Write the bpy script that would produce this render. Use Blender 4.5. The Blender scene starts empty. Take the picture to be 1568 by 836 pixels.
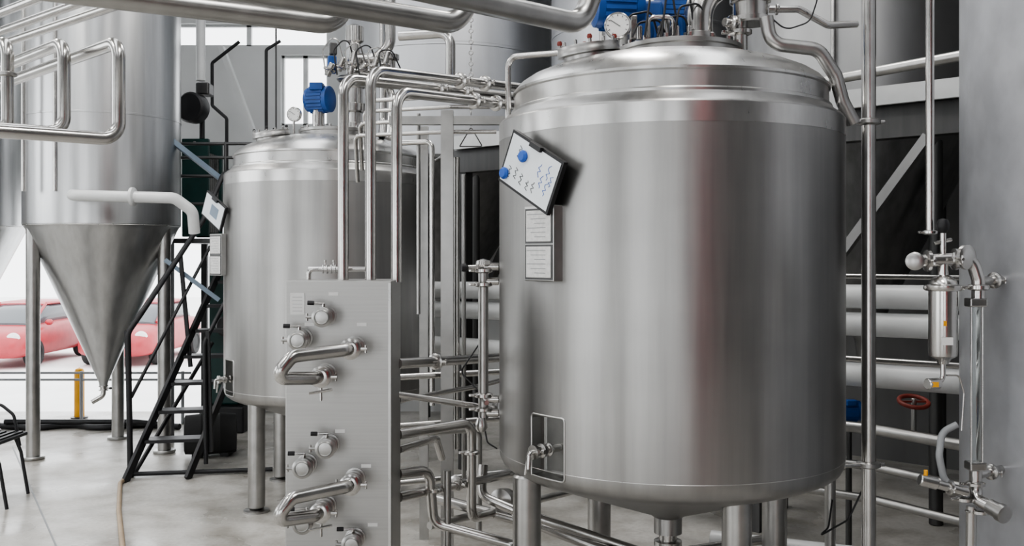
import bpy, math, random
from mathutils import Vector, Matrix, Euler
random.seed(4)
S = bpy.context.scene
COL = S.collection

# ------------------------------------------------------------------ materials
def newmat(name):
    m = bpy.data.materials.new(name); m.use_nodes = True
    nt = m.node_tree; b = nt.nodes['Principled BSDF']
    return m, nt, b
def noise_col(nt, c1, c2, scale=(1,1,1), nscale=4.0, detail=4, lo=.35, hi=.65):
    tc = nt.nodes.new('ShaderNodeTexCoord'); mp = nt.nodes.new('ShaderNodeMapping')
    mp.inputs['Scale'].default_value = scale
    n = nt.nodes.new('ShaderNodeTexNoise'); n.inputs['Scale'].default_value = nscale; n.inputs['Detail'].default_value = detail
    r = nt.nodes.new('ShaderNodeValToRGB')
    r.color_ramp.elements[0].position = lo; r.color_ramp.elements[1].position = hi
    r.color_ramp.elements[0].color = (*c1, 1); r.color_ramp.elements[1].color = (*c2, 1)
    L = nt.links.new
    L(tc.outputs['Object'], mp.inputs['Vector']); L(mp.outputs['Vector'], n.inputs['Vector']); L(n.outputs['Fac'], r.inputs['Fac'])
    return n, r
def paint(name, c, rough=.5, var=.12, metal=0, nscale=6, scale=(1,1,1)):
    m, nt, b = newmat(name)
    n, r = noise_col(nt, tuple(x*(1-var) for x in c), tuple(min(1, x*(1+var*.5)) for x in c), scale, nscale)
    nt.links.new(r.outputs['Color'], b.inputs['Base Color'])
    b.inputs['Roughness'].default_value = rough; b.inputs['Metallic'].default_value = metal
    return m
def steel(name, c, rough, aniso=0, streak=(6,6,.4), var=.12, rvar=.06):
    m, nt, b = newmat(name)
    n, r = noise_col(nt, tuple(x*(1-var) for x in c), tuple(min(1, x*(1+var)) for x in c), streak, 3.0, 6, .3, .7)
    nt.links.new(r.outputs['Color'], b.inputs['Base Color'])
    b.inputs['Metallic'].default_value = 1
    mr = nt.nodes.new('ShaderNodeMapRange'); mr.inputs['To Min'].default_value = max(.03, rough-rvar); mr.inputs['To Max'].default_value = rough+rvar
    nt.links.new(n.outputs['Fac'], mr.inputs['Value']); nt.links.new(mr.outputs['Result'], b.inputs['Roughness'])
    if aniso:
        b.inputs['Anisotropic'].default_value = aniso
        b.inputs['Anisotropic Rotation'].default_value = .25
        t = nt.nodes.new('ShaderNodeTangent'); t.direction_type = 'RADIAL'; t.axis = 'Z'
        nt.links.new(t.outputs['Tangent'], b.inputs['Tangent'])
    return m
M_TANK = steel('brushed_tank_steel', (.405,.40,.392), .38, .4, (6,6,.3), .09, .06)
# very faint large smears multiplied onto the tank steel
nt = M_TANK.node_tree; bb = nt.nodes['Principled BSDF']; src = bb.inputs['Base Color'].links[0].from_socket
n_, r_ = noise_col(nt, (.93,.93,.93), (1.03,1.03,1.03), (.8,.8,1.6), 1.6, 5, .35, .65)
mx = nt.nodes.new('ShaderNodeMix'); mx.data_type = 'RGBA'; mx.blend_type = 'MULTIPLY'; mx.inputs[0].default_value = 1
nt.links.new(src, mx.inputs[6]); nt.links.new(r_.outputs['Color'], mx.inputs[7]); nt.links.new(mx.outputs[2], bb.inputs['Base Color'])
M_BAND = steel('polished_band_steel', (.60,.595,.585), .29, .4, (7,7,2), .06, .05)
M_NICHE = steel('niche_steel', (.33,.33,.32), .4, 0, (4,4,4), .1, .05)  # darker than tank steel, niche shade put in the colour; port caps share it
M_PANEL = steel('brushed_panel_steel', (.40,.395,.385), .42, 0, (.6,.6,30), .06, .05)
M_PIPE = steel('polished_pipe_steel', (.56,.55,.535), .22, 0, (3,3,3), .10, .06)
M_PIPED = steel('dull_pipe_steel', (.42,.415,.405), .33, 0, (3,3,3), .12, .05)
M_FERM = steel('fermenter_steel', (.55,.555,.56), .32, .4, (5,5,.3), .10, .05)
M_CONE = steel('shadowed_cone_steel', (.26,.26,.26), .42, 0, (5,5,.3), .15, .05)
M_FAR = steel('satin_tank_steel', (.52,.53,.55), .48, 0, (2,2,.6), .06, .04)
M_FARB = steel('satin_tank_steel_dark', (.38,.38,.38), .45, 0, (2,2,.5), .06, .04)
M_NEAR = paint('mottled_tank_grey', (.50,.51,.535), .36, .14, .35, 5)
M_PLATE = paint('name_plate_aluminium', (.72,.715,.70), .45, .10, .1, 60)
M_WHITE = paint('white_pipe_paint', (.66,.67,.67), .35, .06)
M_BOARD = paint('whiteboard_white', (.80,.84,.87), .25, .03)
M_BLACK = paint('black_paint', (.016,.016,.018), .45, .3)
M_DARK = paint('shade_sheet_dark', (.16,.16,.16), .6, .25, 0, 2, (1,1,.3))
M_DARKM = steel('dark_steel', (.12,.12,.12), .45)
M_BLUE = paint('motor_blue', (.015,.08,.30), .38, .25)
M_BLUEL = paint('marker_blue', (.03,.12,.50), .4, .1)
M_STBLUE = paint('brace_blue_grey', (.22,.28,.35), .5, .1)
M_GREEN = paint('machine_green', (.008,.045,.04), .45, .2)
M_RED = paint('car_red', (.42,.05,.06), .35, .1)
M_REDC = paint('streak_reflector_red', (.70,.03,.04), .45, .08)
M_REDD = paint('cap_red', (.20,.03,.02), .5, .1)
M_YEL = paint('bollard_yellow', (.80,.38,.02), .5, .1)
M_HOSE = paint('hose_tan', (.38,.29,.20), .6, .1)
M_GREYH = paint('hose_grey', (.28,.29,.30), .5, .1)
M_RUB = paint('tyre_rubber', (.03,.03,.03), .8, .1)
M_PAPER = paint('label_paper', (.78,.78,.77), .7, .05)
M_WALL = paint('wall_panel_white', (.64,.65,.65), .6, .08, 0, 1.5)
M_WALLD = paint('wall_panel_grey', (.18,.18,.18), .7, .1, 0, 1.5)
M_CEIL = paint('ceiling_grey', (.32,.32,.32), .8, .1)
M_ASPH = paint('outdoor_concrete', (.84,.84,.83), .85, .05, 0, .8)
m, nt, b = newmat('sight_glass'); b.inputs['Transmission Weight'].default_value = 1; b.inputs['Roughness'].default_value = .05; b.inputs['Base Color'].default_value = (.85,.9,.9,1); M_GLASS = m
m, nt, b = newmat('car_glass'); b.inputs['Base Color'].default_value = (.10,.11,.12,1); b.inputs['Roughness'].default_value = .12; M_CGL = m
m, nt, b = newmat('fill_lamp_diffuser'); b.inputs['Emission Color'].default_value = (1,.98,.95,1); b.inputs['Emission Strength'].default_value = 5; M_LAMP = m
m, nt, b = newmat('floor_concrete'); M_FLOOR = m
n, r = noise_col(nt, (.40,.385,.355), (.62,.605,.575), (1,1,1), .8, 8, .3, .7)
n2, r2 = noise_col(nt, (.66,.645,.62), (1,1,1), (1,1,1), 3.5, 10, .32, .58)
n3, r3 = noise_col(nt, (.86,.85,.84), (1,1,1), (1,1,1), 30, 4, .3, .6)
prev = r.outputs['Color']
for rr in (r2, r3):
    mx = nt.nodes.new('ShaderNodeMix'); mx.data_type = 'RGBA'; mx.blend_type = 'MULTIPLY'; mx.inputs[0].default_value = 1
    nt.links.new(prev, mx.inputs[6]); nt.links.new(rr.outputs['Color'], mx.inputs[7]); prev = mx.outputs[2]
nt.links.new(prev, b.inputs['Base Color'])
mr = nt.nodes.new('ShaderNodeMapRange'); mr.inputs['From Min'].default_value = .35; mr.inputs['From Max'].default_value = .65; mr.inputs['To Min'].default_value = .14; mr.inputs['To Max'].default_value = .55
nt.links.new(n.outputs['Fac'], mr.inputs['Value']); nt.links.new(mr.outputs['Result'], b.inputs['Roughness'])

# ------------------------------------------------------------------ builders
GROUPS = []
def G(name):
    e = bpy.data.objects.new(name, None); e.empty_display_size = .2; COL.objects.link(e); GROUPS.append(e); return e
def mk(g, name, verts, faces, mat, smooth=True, ang=38):
    me = bpy.data.meshes.new(name); me.from_pydata([tuple(v) for v in verts], [], faces); me.update()
    if smooth:
        me.polygons.foreach_set('use_smooth', [True]*len(me.polygons)); me.set_sharp_from_angle(angle=math.radians(ang))
    me.materials.append(mat)
    o = bpy.data.objects.new(name, me); COL.objects.link(o)
    if g is not None: o.parent = g
    return o
def frame(d):
    d = Vector(d).normalized(); up = Vector((0,0,1)) if abs(d.z) < .95 else Vector((0,1,0))
    a = d.cross(up).normalized(); b = a.cross(d).normalized(); return a, b, d
def lathe(g, name, o, axis, prof, mat, seg=48, ang=38):
    """prof: list of (r,h) along axis from o"""
    a, b, d = frame(axis); o = Vector(o); vs = []; fs = []; rings = []
    for (r, h) in prof:
        if r < 1e-5:
            rings.append([len(vs)]); vs.append(o+d*h)
        else:
            st = len(vs); rings.append(list(range(st, st+seg)))
            for i in range(seg):
                t = 2*math.pi*i/seg; vs.append(o+d*h+a*(r*math.cos(t))+b*(r*math.sin(t)))
    for k in range(len(rings)-1):
        A, B = rings[k], rings[k+1]
        if len(A) == 1 and len(B) == 1: continue
        for i in range(seg):
            j = (i+1) % seg
            if len(A) == 1: fs.append((A[0], B[j], B[i]))
            elif len(B) == 1: fs.append((A[i], A[j], B[0]))
            else: fs.append((A[i], A[j], B[j], B[i]))
    if len(rings[0]) > 1: fs.append(tuple(reversed(rings[0])))
    if len(rings[-1]) > 1: fs.append(tuple(rings[-1]))
    ob = mk(g, name, vs, fs, mat, True, ang)
    import bmesh
    bm = bmesh.new(); bm.from_mesh(ob.data); bmesh.ops.recalc_face_normals(bm, faces=bm.faces); bm.to_mesh(ob.data); bm.free()
    return ob
def cyl(g, name, p1, p2, r, mat, seg=20, bev=None):
    p1 = Vector(p1); p2 = Vector(p2); L = (p2-p1).length
    bv = min(r*.15, L*.2) if bev is None else bev
    return lathe(g, name, p1, p2-p1, [(r-bv,0),(r,bv),(r,L-bv),(r-bv,L)], mat, seg)
def fillet(pts, R, n=7):
    pts = [Vector(p) for p in pts]; out = [pts[0]]
    for i in range(1, len(pts)-1):
        p = pts[i]; u = pts[i-1]-p; v = pts[i+1]-p
        lu, lv = u.length, v.length; u.normalize(); v.normalize()
        th = math.acos(max(-1, min(1, u.dot(v))))
        if th > math.pi-.03: out.append(p); continue
        t = min(R/math.tan(th/2), lu*.48, lv*.48); r = t*math.tan(th/2)
        bis = (u+v).normalized(); c = p+bis*(r/math.sin(th/2))
        a = p+u*t-c; b_ = p+v*t-c; w = math.pi-th; ax = a.cross(b_).normalized()
        for k in range(n+1):
            out.append(c+Matrix.Rotation(w*k/n, 3, ax) @ a)
    out.append(pts[-1]); return out
def tube(g, name, pts, r, mat, R=None, seg=16):
    P = fillet(pts, r*2.6 if R is None else R); vs = []; fs = []
    d0 = (P[1]-P[0]).normalized(); a, b, _ = frame(d0); prev = d0
    for i, p in enumerate(P):
        if i == 0: d = d0
        elif i == len(P)-1: d = (P[i]-P[i-1]).normalized()
        else:
            d = ((P[i]-P[i-1]).normalized()+(P[i+1]-P[i]).normalized()).normalized()
        q = prev.rotation_difference(d); a = q @ a; b = q @ b; prev = d
        for k in range(seg):
            t = 2*math.pi*k/seg; vs.append(p+a*(r*math.cos(t))+b*(r*math.sin(t)))
    for i in range(len(P)-1):
        for k in range(seg):
            j = (k+1) % seg; fs.append((i*seg+k, i*seg+j, (i+1)*seg+j, (i+1)*seg+k))
    fs.append(tuple(reversed(range(seg)))); fs.append(tuple(range((len(P)-1)*seg, len(P)*seg)))
    return mk(g, name, vs, fs, mat, True, 50)
def box(g, name, c, s, mat, rot=(0,0,0), bev=0.0):
    import bmesh
    bm = bmesh.new(); bmesh.ops.create_cube(bm, size=1)
    bmesh.ops.scale(bm, vec=Vector(s), verts=bm.verts)
    if bev: bmesh.ops.bevel(bm, geom=list(bm.edges), offset=bev, segments=2, affect='EDGES', profile=.5)
    M = Matrix.Translation(Vector(c)) @ Euler(rot).to_matrix().to_4x4()
    bmesh.ops.transform(bm, matrix=M, verts=bm.verts)
    me = bpy.data.meshes.new(name); bm.to_mesh(me); bm.free(); me.materials.append(mat)
    o = bpy.data.objects.new(name, me); COL.objects.link(o)
    if g is not None: o.parent = g
    return o
def beam(g, name, p1, p2, w, h, mat):
    p1 = Vector(p1); p2 = Vector(p2); a, b, d = frame(p2-p1); vs = []
    for p in (p1, p2):
        for sx, sy in ((-1,-1),(1,-1),(1,1),(-1,1)): vs.append(p+a*(sx*w/2)+b*(sy*h/2))
    return mk(g, name, vs, [(3,2,1,0),(4,5,6,7),(0,1,5,4),(1,2,6,5),(2,3,7,6),(3,0,4,7)], mat, False)
def torus(g, name, c, axis, R, r, mat, seg=48, rs=10):
    a, b, d = frame(axis); c = Vector(c); vs = []; fs = []
    for i in range(seg):
        t = 2*math.pi*i/seg; u = a*math.cos(t)+b*math.sin(t)
        for k in range(rs):
            s = 2*math.pi*k/rs; vs.append(c+u*(R+r*math.cos(s))+d*(r*math.sin(s)))
    for i in range(seg):
        for k in range(rs):
            i2 = (i+1) % seg; k2 = (k+1) % rs; fs.append((i*rs+k, i2*rs+k, i2*rs+k2, i*rs+k2))
    return mk(g, name, vs, fs, mat, True, 80)
def clamp(g, p, d, r, mat=None, nut=True):
    """tri-clamp joint around a pipe of radius r"""
    mat = mat or M_PIPE; d = Vector(d).normalized()
    lathe(g, 'clamp_ring', Vector(p)-d*r*.5, d, [(r,0),(r*1.35,.1*r),(r*1.65,.25*r),(r*1.65,.75*r),(r*1.35,.9*r),(r,r)], mat, 24)
    if nut:
        a, b, _ = frame(d); q = Vector(p)+a*r*1.5
        cyl(g, 'clamp_bolt', q, q+a*r*1.1, r*.28, mat, 8); cyl(g, 'wing_nut', q+a*r*.9-b*r*.6, q+a*r*.9+b*r*.6, r*.2, mat, 8)
def valve(g, p, d, r, handle=None, knob=M_BLACK):
    """butterfly valve centred at p, flow along d, handle direction"""
    d = Vector(d).normalized(); p = Vector(p)
    lathe(g, 'valve_body', p-d*r*.9, d, [(r,0),(r*1.7,0),(r*1.7,r*.35),(r*1.25,r*.45),(r*1.25,r*1.35),(r*1.7,r*1.45),(r*1.7,r*1.8),(r,r*1.8)], M_PIPE, 24)
    h = Vector(handle or (0,0,1)).normalized()
    cyl(g, 'valve_stem', p, p+h*r*2.6, r*.3, M_PIPE, 10)
    lathe(g, 'valve_knob', p+h*r*2.5, h, [(0,0),(r*.35,.05*r),(r*.5,.5*r),(r*.35,.95*r),(0,r)], knob, 12)
def stub(g, x, z, y0=4.5, r=.028, lever=True):
    """valve port standing out of the panel toward -Y, closed with a blank cap"""
    lathe(g, 'port_collar', (x, y0, z), (0,-1,0), [(r*1.7,0),(r*1.7,.008),(r,.012),(r,.03),(r*1.55,.033),(r*1.55,.047),(r*1.15,.05),(r*1.15,.085),(r*1.6,.088),(r*1.6,.102),(r*1.1,.105)], M_PIPED, 24)
    if lever:
        lathe(g, 'blank_cap', (x, y0-.10, z), (0,-1,0), [(r,0),(r*1.3,.004),(r*1.3,.014),(r*1.1,.018),(r*.9,.014),(r*.75,.012),(0,.012)], M_NICHE, 24)
    clamp(g, (x, y0-.102, z), (0,-1,0), r*1.0, M_PIPED)
    if lever:
        cyl(g, 'port_stem', (x, y0-.068, z+r), (x, y0-.068, z+r*2.1), .007, M_PIPE, 8)
        cyl(g, 'port_lever', (x+.005, y0-.068, z+r*2.1), (x-.05, y0-.08, z+r*2.2), .006, M_PIPE, 8)
        cyl(g, 'lever_grip', (x-.04, y0-.078, z+r*2.2), (x-.07, y0-.085, z+r*2.25), .010, M_BLACK, 8)
def motor(g, c, d, r, L, mat=M_BLUE):
    d = Vector(d).normalized(); c = Vector(c); s = c-d*L/2
    lathe(g, 'motor_body', s, d, [(r*.5,0),(r*.8,.02),(r*.82,L*.2),(r*.82,L*.8),(r*.9,L*.82),(r*.9,L*.97),(r*.6,L)], mat, 28)
    a, b, _ = frame(d)
    for i in range(22):
        t = 2*math.pi*i/22; u = a*math.cos(t)+b*math.sin(t)
        beam(g, 'cooling_fin', s+d*L*.2+u*r*.86, s+d*L*.8+u*r*.86, .005, .02, mat)
    box(g, 'terminal_box', c+Vector((0,-r*.55,r*.8)), (r*.9,r*.8,r*.5), mat, (0,0,0), .006)
def gauge(g, c, d, r, z0=None):
    d = Vector(d).normalized(); c = Vector(c)
    lathe(g, 'gauge_case', c-d*.03, d, [(r*.9,0),(r,.005),(r,.035),(r*.9,.04),(r*.86,.034),(0,.034)], M_PIPE, 28)
    lathe(g, 'gauge_dial', c+d*.005, d, [(r*.86,0),(r*.86,.002),(0,.002)], M_PAPER, 28)
    a, b, _ = frame(d); beam(g, 'gauge_needle', c+d*.009-a*r*.2-b*r*.1, c+d*.009+a*r*.55+b*r*.4, .004, .002, M_BLACK)
    for i in range(10):
        t = math.radians(-60+30*i); u = a*math.cos(t)+b*math.sin(t); beam(g, 'tick', c+d*.009+u*r*.66, c+d*.009+u*r*.8, .003, .002, M_BLACK)
    cyl(g, 'gauge_stem', c-Vector((0,0,r*.8)), (c.x, c.y, z0 if z0 else c.z-r*2.4), .01, M_PIPE, 10)

# ------------------------------------------------------------------ room shell
def wall_grid(name, x0, x1, z0, z1, y, t, holes, mat, axis='y'):
    xs = sorted({x0, x1, *[h[0] for h in holes], *[h[1] for h in holes]}); zs = sorted({z0, z1, *[h[2] for h in holes], *[h[3] for h in holes]})
    vs = []; fs = []
    for i in range(len(xs)-1):
        for k in range(len(zs)-1):
            cx = (xs[i]+xs[i+1])/2; cz = (zs[k]+zs[k+1])/2
            if any(h[0] < cx < h[1] and h[2] < cz < h[3] for h in holes): continue
            b0 = len(vs)
            for yy in (y, y+t):
                for (xx, zz) in ((xs[i],zs[k]),(xs[i+1],zs[k]),(xs[i+1],zs[k+1]),(xs[i],zs[k+1])):
                    vs.append((xx,yy,zz) if axis == 'y' else ((yy,xx,zz) if axis == 'x' else (xx,zz,yy)))
            fs += [tuple(b0+q for q in f) for f in ((0,1,2,3),(7,6,5,4),(0,4,5,1),(1,5,6,2),(2,6,7,3),(3,7,4,0))]
    return mk(None, name, vs, fs, mat, False)
box(None, 'floor', (-2,2.25,-.05), (16,20.5,.1), M_FLOOR)
wins = [(-2.95,-2.35,3.65,4.55),(-4.4,-2.35,4.66,4.95),(-7.6,-5.2,3.3,5.4)]
wall_grid('wall_back', -10, 6, 0, 7, 12.5, .2, [(-10,-3.3,0,2.7)]+wins, M_WALL)
wall_grid('wall_left', -8, 12.5, 0, 7, -10.2, .2, [(-5,1,0,4.2),(4,9,2.2,5.2)], M_WALL, 'x')
wall_grid('wall_right', -8, 12.5, 0, 7, 6, .2, [], M_WALLD, 'x')
wall_grid('wall_front', -10, 6, 0, 7, -8.2, .2, [(-8,-3.5,0,4.8),(-1.5,.3,.0,4.4)], M_WALLD)
wall_grid('ceiling', -10.2, 6.2, -8.2, 12.7, 7, .15, [(-8.6,-7,-6,11),(-3.2,-1.8,-6,11),(1.6,2.5,-6,11)], M_CEIL, 'z')
for i, (a, b_, c, d) in enumerate(wins):
    g = G('window_%d' % (i+1))
    for nm, p, q in (('sill',(a,c),(b_,c)),('head',(a,d),(b_,d)),('jamb_l',(a,c),(a,d)),('jamb_r',(b_,c),(b_,d)),('mullion',((a+b_)/2,c),((a+b_)/2,d))):
        beam(g, nm, (p[0],12.6,p[1]), (q[0],12.6,q[1]), .06, .06, M_WHITE)
g = G('door_1')
beam(g, 'frame_right', (-3.3,12.45,0), (-3.3,12.45,2.7), .1, .12, M_WHITE); beam(g, 'frame_head', (-10,12.45,2.7), (-3.3,12.45,2.7), .12, .12, M_WHITE)
mk(None, 'outdoor_ground', [(-40,12.5,0),(12,12.5,0),(12,15.5,-.6),(-40,15.5,-.6),(12,60,-.6),(-40,60,-.6),(-40,-8.2,-.02),(-10.2,-8.2,-.02),(-10.2,12.5,-.02)],
   [(0,1,2,3),(3,2,4,5),(6,7,8,0)], M_ASPH, False)

for i, (x, y) in enumerate([(-5.2,3),(-5.2,8),(.6,1.5),(.6,7)]):
    g = G('fill_lamp')  # unseen lamps added under the ceiling to light the room
    box(g, 'housing', (x,y,6.6), (.5,2.2,.1), M_WHITE, (0,0,0), .01); box(g, 'diffuser', (x,y,6.54), (.44,2.1,.02), M_LAMP)
    cyl(g, 'hanger_1', (x,y-.8,6.65), (x,y-.8,7), .01, M_BLACK, 6); cyl(g, 'hanger_2', (x,y+.8,6.65), (x,y+.8,7), .01, M_BLACK, 6)
    li = bpy.data.lights.new('fill_lamp_light', 'AREA'); li.shape = 'RECTANGLE'; li.size = .44; li.size_y = 2.1; li.energy = 90; li.color = (1,.97,.93)
    lo = bpy.data.objects.new('fill_lamp_light', li); lo.location = (x,y,6.5); COL.objects.link(lo); lo.parent = g

# ------------------------------------------------------------------ jacketed mixing tanks
ZZ0 = Vector((0,0,1))
def mixing_tank(cx, cy, zb, legs, main):
    g = G('jacketed_mixing_tank'); c = Vector((cx, cy, 0))
    prof = [(0,zb-.35),(.07,zb-.35),(.07,zb-.27),(.10,zb-.25),(.76,zb-.02),(.805,zb),(.832,zb+.02),(.846,zb+.05),(.85,zb+.09),(.85,1.6),(.85,2.2),(.85,2.57)]
    body = lathe(None, 'shell', c, (0,0,1), prof+[(.85,2.645),(.843,2.658),(.80,2.69),(.79,2.70),(0,2.70)], M_TANK, 128, 30)
    top = [(.782,2.69),(.790,2.70),(.790,2.712),(.776,2.72),(.773,2.79),(.781,2.797),(.781,2.808),(.768,2.822),(.745,2.848),(.70,2.878),(.62,2.912),(.52,2.942),(.38,2.970),(.2,2.99),(0,3.0)]
    lathe(g, 'domed_head', c, (0,0,1), top, M_BAND, 128, 30)
    lathe(g, 'polished_band', c, (0,0,1), [(.8515,2.56),(.8515,2.645),(.80,2.645),(.80,2.56)], M_BAND, 128)
    torus(g, 'bottom_bead', (cx,cy,zb+.085), (0,0,1), .850, .002, M_BAND, 96, 6)
    def pol(deg, r, z): t = math.radians(deg); return Vector((cx+r*math.cos(t), cy+r*math.sin(t), z))
    A = 222 if main else 214
    n = Vector((math.cos(math.radians(A)), math.sin(math.radians(A)), 0)); T = Vector((-n.y, n.x, 0))
    rz = math.radians(A)
    cut = box(None, 'cut', pol(A, .85, zb+.19), (.17,.21,.28), M_NICHE, (0,0,rz), .02)
    md = body.modifiers.new('b', 'BOOLEAN'); md.operation = 'DIFFERENCE'; md.object = cut; md.solver = 'EXACT'
    try: md.material_mode = 'TRANSFER'
    except Exception: pass
    bpy.context.view_layer.update()
    dg = bpy.context.evaluated_depsgraph_get(); me = bpy.data.meshes.new_from_object(body.evaluated_get(dg))
    body.modifiers.clear(); body.data = me; bpy.data.objects.remove(cut); body.parent = g
    fr = []
    for (u0, z0), (u1, z1) in zip([(-.105,.05),(.105,.05),(.105,.33),(-.105,.33)], [(.105,.05),(.105,.33),(-.105,.33),(-.105,.05)]):
        for s in range(6):
            u = u0+(u1-u0)*s/6; fr.append(Vector((cx,cy,0))+n*(math.sqrt(.849**2-u*u))+T*u+ZZ0*(zb+z0+(z1-z0)*s/6))
    tube(g, 'niche_lip', fr+[fr[0]], .005, M_BAND, .02, 8)
    p = pol(A, .765, zb+.18)
    cyl(g, 'sample_spigot', p, p+n*.12, .018, M_PIPE, 16); clamp(g, p+n*.07, n, .018)
    q = p+n*.13; lathe(g, 'sample_valve', q-n*.03, n, [(.018,0),(.032,.005),(.032,.02),(.022,.025),(.022,.05),(.032,.055),(.032,.07),(.015,.07)], M_PIPE, 20)
    tube(g, 'sample_outlet', [q+n*.03, q+n*.06, q+n*.065-Vector((0,0,.07))], .011, M_PIPE)
    tube(g, 'sample_handle', [q-T*.01, q-T*.045+n*.02, q-T*.06+n*.03-Vector((0,0,.11))], .007, M_PIPE)
    cyl(g, 'spigot_cross', q-T*.05, q+T*.035, .011, M_PIPE, 12)
    zc = 2.05 if main else 2.0
    A2 = A if main else 203
    rp = rz if main else math.radians(226)
    nn = Vector((math.cos(rp), math.sin(rp), 0)); Tn = Vector((-nn.y, nn.x, 0)); c0 = pol(A2, .868 if main else .89, zc)
    box(g, 'plate_bracket', c0, (.06,.19,.335), M_PIPED, (0,0,rp), .004)
    for k, dz in enumerate((.077,-.083)):
        box(g, 'name_plate_%d' % (k+1), c0+nn*.033+ZZ0*dz, (.004,.158,.138), M_PLATE, (0,0,rp), .003)
        box(g, 'plate_backing', c0+nn*.0305+ZZ0*dz, (.002,.175,.155), M_DARKM, (0,0,rp))
        for j in range(6):
            box(g, 'engraving', c0+nn*.0355+Tn*(.012*((j*7) % 3-1))+ZZ0*(dz+.052-j*.02), (.001,.12-.025*(j % 3),.0025), M_GREYH, (0,0,rp))
    for i, (x, y) in enumerate(legs):
        cyl(g, 'leg_%d' % (i+1), (x,y,.03), (x,y,zb+.02), .066, M_PIPED, 28)
        lathe(g, 'foot_%d' % (i+1), (x,y,0), (0,0,1), [(.10,0),(.10,.015),(.03,.03),(.03,.06)], M_PIPED, 24)
    lathe(g, 'outlet_fitting', (cx,cy,zb-.5), (0,0,1), [(.04,0),(.04,.08),(.07,.085),(.07,.11),(.045,.115),(.045,.15)], M_PIPE, 28)
    mw = Vector((cx-.42, cy-.26, 2.965)) ; ax = Vector((-.14,-.08,1)).normalized()
    lathe(g, 'manway_flange', mw-ax*.05, ax, [(.125,0),(.125,.035),(.15,.04),(.15,.06),(.147,.065),(.147,.082),(.10,.09),(0,.094)], M_PIPED, 40)
    a, b_, _ = frame(ax)
    for i in range(12):
        t = 2*math.pi*i/12; q = mw+a*.132*math.cos(t)+b_*.132*math.sin(t)+ax*.02
        cyl(g, 'manway_bolt', q, q+ax*.035, .008, M_PIPE, 8)
        if i % 3 == 0: lathe(g, 'bolt_cap', q+ax*.03, ax, [(.011,0),(.013,.01),(.009,.02),(0,.022)], M_REDD if main else M_BLACK, 10)
    lathe(g, 'agitator_flange', (cx+.06,cy,2.965), (0,0,1), [(.30,0),(.30,.045),(.31,.05),(.31,.07),(.27,.08),(0,.085)], M_PIPED, 56)
    for i in range(16):
        t = 2*math.pi*i/16; cyl(g, 'flange_bolt', (cx+.06+.285*math.cos(t),cy+.285*math.sin(t),3.03), (cx+.06+.285*math.cos(t),cy+.285*math.sin(t),3.06), .011, M_PIPE, 6)
    # clipboard, hung at an angle
    cb = G('clipboard')
    Ab = A-3 if main else 226; nb = Vector((math.cos(math.radians(Ab)), math.sin(math.radians(Ab)), 0)); Tb = Vector((-nb.y, nb.x, 0))
    cc = pol(219.5, .905, 2.37) if main else pol(203.5, .925, 2.35)
    th = math.radians(-27); e1 = Tb*math.cos(th)+Vector((0,0,math.sin(th))); e2 = nb.cross(e1).normalized()
    if e2.z < 0: e2 = -e2
    def slab(nm, ctr, w, h, t, mat):
        vs = [ctr+e1*(sx*w/2)+e2*(sy*h/2)+nb*(sz*t/2) for sz in (-1,1) for sx, sy in ((-1,-1),(1,-1),(1,1),(-1,1))]
        return mk(cb, nm, vs, [(3,2,1,0),(4,5,6,7),(0,1,5,4),(1,2,6,5),(2,3,7,6),(3,0,4,7)], mat, False)
    W, H = (.385,.25) if main else (.33,.21)
    slab('board_frame', cc, W, H, .022, M_BLACK); slab('board_face', cc+nb*.0125, W-.025, H-.025, .002, M_BOARD)
    slab('board_clip', cc+nb*.02+e2*(H/2-.008), .08, .022, .018, M_BLACK)
    cyl(cb, 'mount_magnet', cc-nb*.045, cc, .02, M_BLACK, 12)
    if main:
        def scr(u, v, L, mat, s=1):
            pts = [cc+nb*.0145+e1*(u+.011*math.sin(i*2.4+u*9)*s)+e2*(v-L*i/6) for i in range(7)]
            tube(cb, 'handwriting', pts, .0014, mat, .001, 6)
        for u, v, L, mt in ((-.13,-.03,.05,M_BLACK),(-.10,.08,.06,M_BLACK),(-.085,-.02,.05,M_BLACK),(-.04,-.03,.05,M_BLACK),(0.01,-.04,.045,M_BLACK),(.05,-.03,.05,M_BLACK),(.06,.06,.06,M_BLUEL),(.09,.02,.06,M_BLUEL),(.12,.08,.07,M_BLUEL),(.13,-.0,.06,M_BLUEL),(.15,.04,.05,M_BLUEL)): scr(u, v, L, mt)
        for (u, v) in ((-.155,-.075),(-.065,.045)):
            lathe(cb, 'magnet', cc+nb*.014+e1*u+e2*v, nb, [(.026,0),(.028,.01),(.02,.02),(0,.022)], M_BLUEL, 16)
    else: slab('note', cc+nb*.014+e1*.02, .12, .09, .001, M_STBLUE)
    return g, pol
main, pol = mixing_tank(.786, 4.938, .95, [(.07,4.6),(.998,4.35),(1.42,5.3),(.5,5.62)], True)
sec, pol2 = mixing_tank(-1.531, 8.204, .84, [(-1.99,7.63),(-1.05,7.7),(-1.1,8.75),(-2.05,8.7)], False)

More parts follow.
